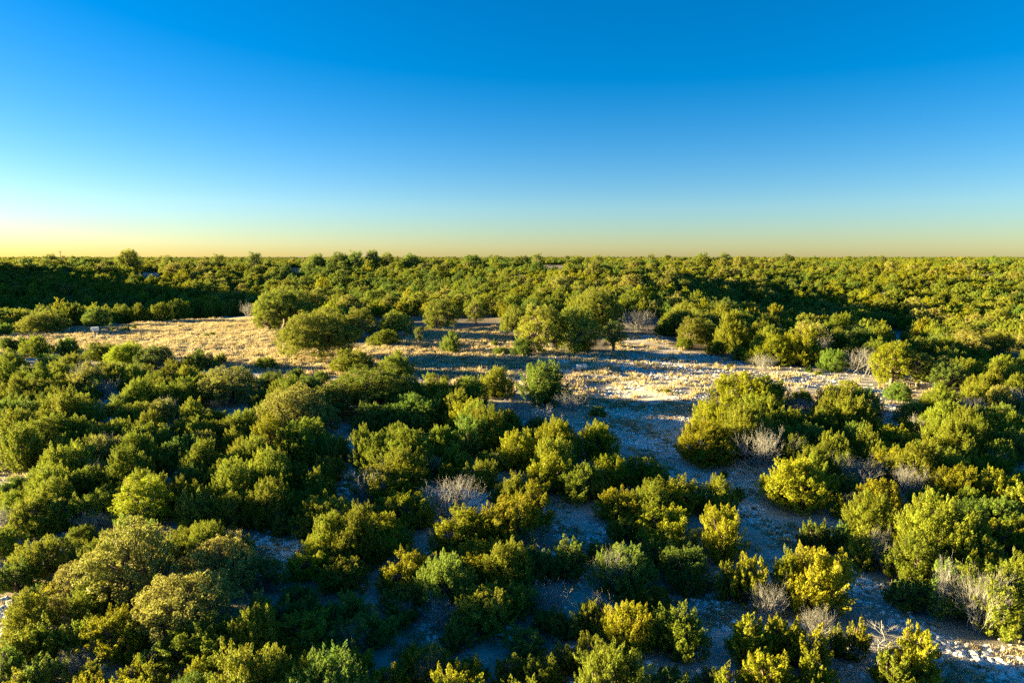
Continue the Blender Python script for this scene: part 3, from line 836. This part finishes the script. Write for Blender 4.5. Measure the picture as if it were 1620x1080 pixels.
rp = np.random.default_rng(77)
for p in placed:
    k = p['kind']
    nm, cat, grp = KNAME[k]
    tone = p['tone']
    rz = float(rp.uniform(0, 2 * math.pi))
    if k in 'JMB':
        pr = best(JUN, p['w'], p['h'], rp)
    elif k == 'O':
        pr = best(OAK, p['w'], p['h'], rp)
    elif k == 'T':
        pr = DEAD[3]
    else:
        pr = best([DEAD[0], DEAD[1], DEAD[2], DEAD[4]], p['w'], p['h'], rp)
    sx = p['w'] / pr['w']; sz = p['h'] / pr['h']
    o = empty(nm, (p['x'], p['y'], p['z'] - 0.03), rz, (sx, sx, sz))
    o["label"] = p['label']; o["category"] = cat; o["group"] = grp
    if k in 'JMBO':
        pal = (OAKC if k == 'O' else COLS)[tone]
        child("crown", pr['crown'], o, pal)
        child("trunk", pr['trunk'], o)
        if k == 'M':
            dp = DEAD[int(rp.integers(0, 3))]
            d = child("dead_limbs", dp['crown'], o)
            a = rp.uniform(0, 2 * math.pi)
            d.location = (math.cos(a) * pr['w'] * 0.22, math.sin(a) * pr['w'] * 0.22, 0)
            d.scale = (pr['w'] * 0.55 / dp['w'],) * 2 + (pr['h'] * rp.uniform(1.0, 1.15) / dp['h'],)
            d["label"] = "bare grey limbs poking out of the crown"
    else:
        child("branches", pr['crown'], o)

# ------------------------------------------------------------------ masses of plants, grass and stones (geometry nodes)
_tones = {}
def tone_mat(c, kind):
    if (c, kind) not in _tones:
        _tones[(c, kind)] = foliage_mat(f"{kind}_tone", *{"juniper": (0.42, 0.65, 0.30, 0.015), "oak": (0.42, 0.5, 0.32, 0.015), "grass": (0.35, 0.8, 0.30, 0.015)}[kind], fixed=c)
    return _tones[(c, kind)]
def proto_collection(name, meshes, color=None, kind=None):
    c = bpy.data.collections.new(name)
    for i, me in enumerate(meshes):
        if color:                                   # a copy of the mesh in its own tone
            me = me.copy(); me.materials.clear(); me.materials.append(tone_mat(color[i % len(color)], kind))
        o = bpy.data.objects.new(f"{name}_{chr(97 + i)}", me)
        c.objects.link(o)
    return c

def scatter_object(name, label, cat, pts, idx, scale, rot, coll):
    me = bpy.data.meshes.new(name)
    me.vertices.add(len(pts)); me.vertices.foreach_set("co", np.ascontiguousarray(pts, np.float32).ravel())
    for nm, ty, arr in (("pick", 'INT', np.ascontiguousarray(idx, np.int32)), ("size", 'FLOAT_VECTOR', np.ascontiguousarray(scale, np.float32).ravel()), ("turn", 'FLOAT_VECTOR', np.ascontiguousarray(rot, np.float32).ravel())):
        a = me.attributes.new(nm, ty, 'POINT')
        a.data.foreach_set("vector" if ty == 'FLOAT_VECTOR' else "value", arr)
    o = bpy.data.objects.new(name, me); COL.objects.link(o)
    ng = bpy.data.node_groups.new(name + "_nodes", 'GeometryNodeTree')
    ng.interface.new_socket("Geometry", in_out='INPUT', socket_type='NodeSocketGeometry')
    ng.interface.new_socket("Geometry", in_out='OUTPUT', socket_type='NodeSocketGeometry')
    gi = ng.nodes.new("NodeGroupInput"); go = ng.nodes.new("NodeGroupOutput")
    m2p = ng.nodes.new("GeometryNodeMeshToPoints")
    iop = ng.nodes.new("GeometryNodeInstanceOnPoints")
    ci = ng.nodes.new("GeometryNodeCollectionInfo")
    ci.inputs["Collection"].default_value = coll
    ci.inputs["Separate Children"].default_value = True
    ci.inputs["Reset Children"].default_value = True
    def attr(nm, ty):
        a = ng.nodes.new("GeometryNodeInputNamedAttribute"); a.data_type = ty; a.inputs["Name"].default_value = nm
        return a.outputs["Attribute"]
    e2r = ng.nodes.new("FunctionNodeEulerToRotation")
    ng.links.new(attr("turn", 'FLOAT_VECTOR'), e2r.inputs[0])
    ng.links.new(gi.outputs[0], m2p.inputs["Mesh"])
    ng.links.new(m2p.outputs[0], iop.inputs["Points"])
    ng.links.new(ci.outputs[0], iop.inputs["Instance"])
    iop.inputs["Pick Instance"].default_value = True
    ng.links.new(attr("pick", 'INT'), iop.inputs["Instance Index"])
    ng.links.new(e2r.outputs[0], iop.inputs["Rotation"])
    ng.links.new(attr("size", 'FLOAT_VECTOR'), iop.inputs["Scale"])
    ng.links.new(iop.outputs[0], go.inputs[0])
    md = o.modifiers.new("scatter", 'NODES'); md.node_group = ng
    o["kind"] = "stuff"; o["label"] = label; o["category"] = cat
    return o

def zrot(r): return np.stack([np.zeros(len(r)), np.zeros(len(r)), r], 1)

jc = [(*COLS['n'],), (*COLS['d'],), (*COLS['y'],), (*COLS['n'],)]
# every prototype in three tones so that the mass is not one colour
jm, jcol = [], []
for i, p in enumerate(FARJ):
    for c in ('n', 'd', 'y'): jm.append(p['crown']); jcol.append(COLS[c])
om, ocol = [], []
for i, p in enumerate(FARO):
    for c in ('n', 'd', 'p'): om.append(p['crown']); ocol.append(OAKC[c])
CJ = proto_collection("far_juniper_kinds", jm, jcol, "juniper")
CO = proto_collection("far_oak_kinds", om, ocol, "oak")
CD = proto_collection("far_dead_kinds", [DEAD[0]['crown'], DEAD[1]['crown'], DEAD[4]['crown']])
rest = ~own
def tone_pick(s, k):
    '''prototype index: shape at random, tone in drifts'''
    if k < 6: return rs.integers(0, k, len(s))
    v = np.sin(FX[s] / 23 + 0.4) * np.sin(FY[s] / 41 + 1.0) + 0.6 * np.sin(FX[s] / 71 + 2) * np.sin(FY[s] / 97) + rs.normal(0, .55, len(s))
    tone = np.where(v > 0.55, 2, np.where(v < -0.45, 1, 0))
    return rs.integers(0, k // 3, len(s)) * 3 + tone
far = np.hypot(FX, FY) > 170
CN = proto_collection("near_juniper_kinds", [JUN[i]['crown'] for i in (0, 2, 9)], [COLS['n']], "juniper")
for nm, lab, cat, sel, coll, k in (
        ("juniper_woodland", "dense mass of junipers covering the far slopes up to the skyline", "woodland", rest & far & ~is_oak & ~is_dead, CJ, len(jm)),
        ("juniper_scrub", "junipers beyond the edges of the picture and between the nearer trees", "woodland", rest & ~far & ~is_oak & ~is_dead, CN, 3),
        ("oak_woodland", "scattered oaks in the mass of trees on the far slopes", "woodland", rest & is_oak, CO, len(om)),
        ("dead_brush", "grey bare brush scattered through the far woodland", "brush", rest & is_dead, CD, 3)):
    s = np.where(sel)[0]
    hs = FS[s] * rs.uniform(0.85, 1.2, len(s))
    scatter_object(nm, lab, cat, np.stack([FX[s], FY[s], FZ[s] - 0.1], 1), tone_pick(s, k), np.stack([FS[s], FS[s], hs], 1), zrot(FROT[s]), coll)

# dry grass tufts
def grass_tuft(name, r, n, hgt, spread):
    P = np.concatenate([r.normal(0, spread * .45, (n, 2)), np.zeros((n, 1))], 1)
    a = r.uniform(0, 6.283, n); lean = r.uniform(0.05, 0.9, n)
    d = unit(np.stack([np.cos(a) * lean, np.sin(a) * lean, np.ones(n)], 1))
    L = hgt * r.uniform(0.5, 1.1, n)
    s = unit(np.cross(d, r.normal(0, 1, (n, 3)))); w = r.uniform(0.012, 0.03, n)[:, None] * (1 + spread)
    tip = P + d * L[:, None]; mid = P + d * (L * .55)[:, None]
    V = np.stack([P - s * w, P + s * w, mid + s * w * .9, tip, mid - s * w * .9], 1)
    # as two quads sharing the middle edge: base quad and a pointed upper quad
    Vq = np.stack([V[:, 0], V[:, 1], V[:, 2], V[:, 4], V[:, 4], V[:, 2], V[:, 3] + s * .003, V[:, 3] - s * .003], 1).reshape(-1, 3)
    return mesh_from_quads(name, Vq, np.arange(len(Vq)).reshape(-1, 4), M_GRASS, np.repeat(r.uniform(0, 1, n), 8))
tufts = [grass_tuft("grass_tuft", rng, n, h, s) for (n, h, s) in ((46, .50, .5), (60, .42, .7), (38, .62, .4), (70, .30, .9))]
GC = [(0.50, 0.42, 0.25), (0.58, 0.50, 0.33), (0.44, 0.36, 0.20), (0.40, 0.38, 0.22)]
CG = proto_collection("grass_kinds", tufts, GC, "grass")
def pick_ground(n, x0, x1, y0, y1, fn, seed):
    r = np.random.default_rng(seed)
    x = r.uniform(x0, x1, n); y = r.uniform(y0, y1, n)
    k = fn(x, y, r)
    return x[k], y[k], r
def clump(x, y, s, ph):
    return np.sin(x / s + ph) * np.sin(y / (s * .8) + 2 * ph) + 0.6 * np.sin(x / s * 2.3 + 1.7 * ph + y / s) 
def grass_here(x, y, r):
    k = in_poly(x, y, CLEARING) & (y > 80)
    right = sstep(-22, 26, x - (y - 100) * 0.2)
    dens = np.clip(0.75 + 0.45 * clump(x, y, 3.7, 1.0) + 0.25 * clump(x, y, 1.3, 2.2), 0.08, 1) * (1 - 0.88 * right)
    return k & (r.uniform(0, 1, len(x)) < dens)
gx1, gy1, r1 = pick_ground(90000, -190, 80, 80, 215, grass_here, 31)
def grass_track(x, y, r):
    k = open_ground(x, y) & (y < 84)
    return k & (r.uniform(0, 1, len(x)) < np.clip(0.25 + 0.5 * clump(x, y, 2.6, 0.5), 0.03, 1))
gx2, gy2, r2 = pick_ground(90000, -60, 60, 22, 84, grass_track, 32)
def grass_under(x, y, r):
    k = (np.abs(x) < 0.8 * y + 4) & ~open_ground(x, y)
    return k & (r.uniform(0, 1, len(x)) < 0.5)
gx3, gy3, r3 = pick_ground(9000, -80, 80, 20, 100, grass_under, 33)
gx = np.concatenate([gx1, gx2, gx3]); gy = np.concatenate([gy1, gy2, gy3])
gs = np.concatenate([rs.uniform(0.6, 1.5, len(gx1)), rs.uniform(0.30, 0.65, len(gx2)), rs.uniform(0.5, 1.0, len(gx3))])
scatter_object("dry_grass", "dry straw-coloured grass tufts over the clearing and the track", "grass", np.stack([gx, gy, height(gx, gy) - 0.02], 1), rs.integers(0, 4, len(gx)),
               np.stack([gs, gs, gs * rs.uniform(.7, 1.2, len(gx))], 1), zrot(rs.uniform(0, 6.28, len(gx))), CG)

# limestone rubble
def stone(name, r):
    import bmesh
    bm = bmesh.new()
    bmesh.ops.create_icosphere(bm, subdivisions=1, radius=0.5)
    for v in bm.verts:
        v.co *= r.uniform(0.72, 1.2)
        v.co.x *= 1.25; v.co.z *= 0.5
        if v.co.z < -0.12: v.co.z = -0.12
    me = bpy.data.meshes.new(name); bm.to_mesh(me); bm.free(); me.materials.append(M_STONE)
    return me
CS = proto_collection("stone_kinds", [stone("limestone_lump", rng) for _ in range(5)])
def stones_here(x, y, r):
    k = (open_ground(x, y) | (r.uniform(0, 1, len(x)) < 0.12)) & (np.abs(x) < 0.8 * y + 4)
    d = np.clip(0.25 + 0.55 * clump(x, y, 2.9, 2.9) + 0.3 * clump(x, y, 1.1, 0.3), 0.02, 1)
    left = np.where((y > 84), 0.45 * sstep(-25, 25, x), 1.0)
    return k & (r.uniform(0, 1, len(x)) < d * left)
sx_, sy_, r4 = pick_ground(330000, -60, 75, 22, 125, stones_here, 41)
def stones_near(x, y, r):
    return open_ground(x, y) & (r.uniform(0, 1, len(x)) < np.clip(0.10 + 0.75 * clump(x, y, 2.9, 2.9) + 0.25 * clump(x, y, 1.1, 0.3), 0.03, 1))
sx2_, sy2_, r5 = pick_ground(90000, -45, 45, 24, 78, stones_near, 43)
sx_ = np.concatenate([sx_, sx2_]); sy_ = np.concatenate([sy_, sy2_])
ss = np.clip(np.exp(rs.normal(math.log(0.19), 0.5, len(sx_))), 0.06, 0.42)
scatter_object("limestone_rubble", "white limestone rubble strewn over the track and the bare gaps", "rubble", np.stack([sx_, sy_, height(sx_, sy_) + ss * 0.08], 1), rs.integers(0, 5, len(sx_)),
               np.stack([ss, ss, ss], 1), np.stack([rs.normal(0, .2, len(sx_)), rs.normal(0, .2, len(sx_)), rs.uniform(0, 6.28, len(sx_))], 1), CS)

# ------------------------------------------------------------------ small man-made things
import bmesh
def bm_mesh(name, bm, mat):
    me = bpy.data.meshes.new(name); bm.to_mesh(me); bm.free(); me.materials.append(mat)
    return me
def box(bm, c, s, rz=0.0):
    g = bmesh.ops.create_cube(bm, size=1.0)
    for v in g['verts']:
        x, y, z = v.co.x * s[0], v.co.y * s[1], v.co.z * s[2]
        v.co = (c[0] + x * math.cos(rz) - y * math.sin(rz), c[1] + x * math.sin(rz) + y * math.cos(rz), c[2] + z)
def rod(bm, a, b, r, sides=6, r2=None):
    a = Vector(a); b = Vector(b); d = b - a
    g = bmesh.ops.create_cone(bm, cap_ends=True, segments=sides, radius1=r, radius2=r if r2 is None else r2, depth=d.length)
    q = d.to_track_quat('Z', 'Y')
    for v in g['verts']:
        v.co = q @ v.co + (a + b) / 2

def spot(px, py):
    x, y = ground_at(px, py)
    z = float(height(x, y))
    return x, y, z, float(to_pixel(x, y, z)[2]) / FOC       # metres per photo pixel there

# stock tank: open eight-sided metal trough
x, y, z, mpp = spot(920, 584)
R = 17.5 * mpp / 2; Ht = 7.0 * mpp
tank = empty("stock_tank", (x, y, z), 0.2)
tank["label"] = "pale blue-grey open stock tank on the stony side of the clearing"; tank["category"] = "stock tank"
n = 10
me_panel = None
for i in range(n):
    a0 = 2 * math.pi * i / n; a1 = 2 * math.pi * (i + 1) / n
    am = (a0 + a1) / 2; ap = R * math.cos(math.pi / n); wd = 2 * R * math.sin(math.pi / n)
    if me_panel is None:
        bm = bmesh.new(); box(bm, (0, 0, Ht / 2), (0.04, wd - 0.012, Ht)); me_panel = bm_mesh("tank_panel", bm, M_TANK)
        bm = bmesh.new(); box(bm, (0, 0, Ht / 2), (0.09, 0.07, Ht * 1.02)); me_rib = bm_mesh("tank_rib", bm, M_WHITE)
        bm = bmesh.new(); box(bm, (0, 0, Ht + 0.03), (0.10, wd + 0.02, 0.06)); me_rim = bm_mesh("tank_rim", bm, M_WHITE)
    o = child("wall_panel", me_panel, tank); o.location = (ap * math.cos(am), ap * math.sin(am), 0); o.rotation_euler = (0, 0, am)
    o = child("rim", me_rim, tank); o.location = (ap * math.cos(am), ap * math.sin(am), 0); o.rotation_euler = (0, 0, am)
    if i % 2 == 0:
        o = child("rib", me_rib, tank); o.location = ((R + .02) * math.cos(a0), (R + .02) * math.sin(a0), 0); o.rotation_euler = (0, 0, a0)
bm = bmesh.new(); bmesh.ops.create_circle(bm, cap_ends=True, segments=n, radius=R * 0.97)
for v in bm.verts: v.co.z = Ht * 0.72
child("water", bm_mesh("tank_water_surface", bm, M_WATER), tank)

# game feeder: white drum on legs with a funnel
x, y, z, mpp = spot(151, 535)
S = mpp
feeder = empty("game_feeder", (x, y, z), 0.3)
feeder["label"] = "white boxy game feeder on thin legs on the left of the clearing"; feeder["category"] = "feeder"
bm = bmesh.new(); box(bm, (0, 0, 14.2 * S), (9.5 * S, 8 * S, 5.2 * S)); bmesh.ops.bevel(bm, geom=bm.edges[:], offset=0.8 * S, segments=2, affect='EDGES')
child("hopper", bm_mesh("feeder_hopper", bm, M_WHITE), feeder)
bm = bmesh.new(); box(bm, (0, 0, 17.2 * S), (10.4 * S, 9 * S, 0.8 * S)); bmesh.ops.bevel(bm, geom=bm.edges[:], offset=0.25 * S, segments=1, affect='EDGES')
child("lid", bm_mesh("feeder_lid", bm, M_WHITE), feeder)
bm = bmesh.new(); rod(bm, (0, 0, 8.2 * S), (0, 0, 11.6 * S), 0.9 * S, 10, 3.6 * S)
child("funnel", bm_mesh("feeder_funnel", bm, M_POLE), feeder)
for i in range(4):
    a = math.pi / 4 + i * math.pi / 2
    bm = bmesh.new(); rod(bm, (5.2 * S * math.cos(a), 5.2 * S * math.sin(a), -0.3), (4.2 * S * math.cos(a), 4.2 * S * math.sin(a), 12.5 * S), 0.28 * S, 6)
    child("leg", bm_mesh("feeder_leg", bm, M_STEEL), feeder)
bm = bmesh.new(); rod(bm, (0, 0, -0.2), (0, 0, 3.5 * S), 0.5 * S, 6); rod(bm, (0, 0, 3.2 * S), (0, 0, 4.4 * S), 0.9 * S, 8)
child("spinner_stand", bm_mesh("feeder_spinner", bm, M_STEEL), feeder)

# wire pen beside the feeder
xa, ya, za, mpp = spot(110, 527); xb, yb, zb, _ = spot(146, 526)
pen = empty("wire_fence", (xa, ya, za), 0)
pen["label"] = "low teal wire fence with pale posts beside the game feeder"; pen["category"] = "fence"
fh = 6.0 * mpp
L = Vector((xb - xa, yb - ya, zb - za))
for i in range(4):
    q = L * (i / 3)
    bm = bmesh.new(); rod(bm, (q.x, q.y, q.z - 0.3), (q.x, q.y, q.z + fh * (1.25 if i in (0, 3) else 1.0)), 0.06, 6)
    child("post", bm_mesh("fence_post", bm, M_TANK), pen)
for i in range(12):
    bm = bmesh.new(); hh = 0.06 + fh * (i / 11) * 0.93
    rod(bm, (0, 0, hh), (L.x, L.y, L.z + hh), 0.016, 4)
    child("wire", bm_mesh("fence_wire", bm, M_TEAL), pen)
bm = bmesh.new()
for i in range(60):
    q = L * ((i + .5) / 60)
    rod(bm, (q.x, q.y, q.z + 0.06), (q.x, q.y, q.z + fh * 0.93), 0.012, 4)
vw = child("vertical_wires", bm_mesh("fence_vertical_wires", bm, M_TEAL), pen); vw["kind"] = "stuff"

# red tub and low black trough
x, y, z, mpp = spot(112, 534)
tub = empty("feed_tub", (x, y, z), 0); tub["label"] = "small red tub on a black base left of the feeder"; tub["category"] = "tub"
bm = bmesh.new(); rod(bm, (0, 0, -0.05), (0, 0, 0.28), 0.36, 12, 0.40); child("base", bm_mesh("tub_base", bm, M_BLACK), tub)
bm = bmesh.new(); rod(bm, (0, 0, 0.28), (0, 0, 0.52), 0.22, 12, 0.17); child("red_top", bm_mesh("tub_top", bm, M_RED), tub)
x, y, z, mpp = spot(141, 531)
tr = empty("feed_trough", (x, y, z), 0.1); tr["label"] = "low black trough on the ground just left of the feeder"; tr["category"] = "trough"
bm = bmesh.new(); box(bm, (0, 0, 0.08), (0.9, 0.45, 0.06)); child("floor_plate", bm_mesh("trough_floor", bm, M_BLACK), tr)
for sx2, sy2, l, w2 in ((0, .21, .9, .05), (0, -.21, .9, .05), (.43, 0, .05, .37), (-.43, 0, .05, .37)):
    bm = bmesh.new(); box(bm, (sx2, sy2, 0.21), (l, w2, 0.2)); child("side", bm_mesh("trough_side", bm, M_BLACK), tr)

# utility poles along the skyline
for (px, top, D, lab, arm) in ((95, 397, 430, "wooden utility pole on the skyline at the far left", True), (1090, 401.5, 700, "tiny utility pole on the skyline right of centre", True),
                               (1222, 402.5, 700, "tiny utility pole on the skyline, tallest of the two right ones", True), (1371, 404, 900, "tiny utility pole on the skyline at the right", True),
                               (833, 396.5, 900, "thin mast rising above the skyline near the middle", False)):
    d = pixel_ray(px, top); t = D / d[1]
    X, Y, Zt = d[0] * t, D, CAM_Z + d[2] * t
    zg = float(height(X, Y)); hgt = Zt - zg
    o = empty("utility_pole" if arm else "radio_mast", (X, Y, zg), 0.5); o["label"] = lab; o["category"] = "pole" if arm else "mast"
    if arm: o["group"] = "poles on the skyline"
    r = 0.16 if arm else 0.10
    bm = bmesh.new(); rod(bm, (0, 0, -0.5), (0, 0, hgt), r * 1.3, 8, r); child("shaft", bm_mesh("pole_shaft", bm, M_POLE), o)
    bm = bmesh.new(); box(bm, (0, 0, hgt - 0.45 if arm else hgt - 0.1), (2.0 if arm else 0.5, 0.14, 0.16)); child("crossarm" if arm else "aerial", bm_mesh("pole_arm", bm, M_POLE), o)
# hunting blind far right
X, Y, Z, mpp = spot(1491, 418)
o = empty("hunting_blind", (X, Y, Z), 0.2); o["label"] = "tiny pale hut on legs in the far woodland at right"; o["category"] = "hut"
bm = bmesh.new(); box(bm, (0, 0, 6.2), (1.9, 1.9, 2.0)); child("cabin", bm_mesh("blind_cabin", bm, M_WHITE), o)
bm = bmesh.new(); box(bm, (0, 0, 7.3), (2.3, 2.3, 0.18)); child("roof", bm_mesh("blind_roof", bm, M_STEEL), o)
for i in range(4):
    a = math.pi / 4 + i * math.pi / 2
    bm = bmesh.new(); rod(bm, (1.4 * math.cos(a), 1.4 * math.sin(a), -0.3), (1.2 * math.cos(a), 1.2 * math.sin(a), 5.2), 0.08, 6); child("leg", bm_mesh("blind_leg", bm, M_POLE), o)
print("TRIS", sum(len(m.polygons) for m in bpy.data.meshes) * 2)
print("PLANTS", len(placed), "SCATTERED", nF, "grass", len(gx), "stones", len(sx_))
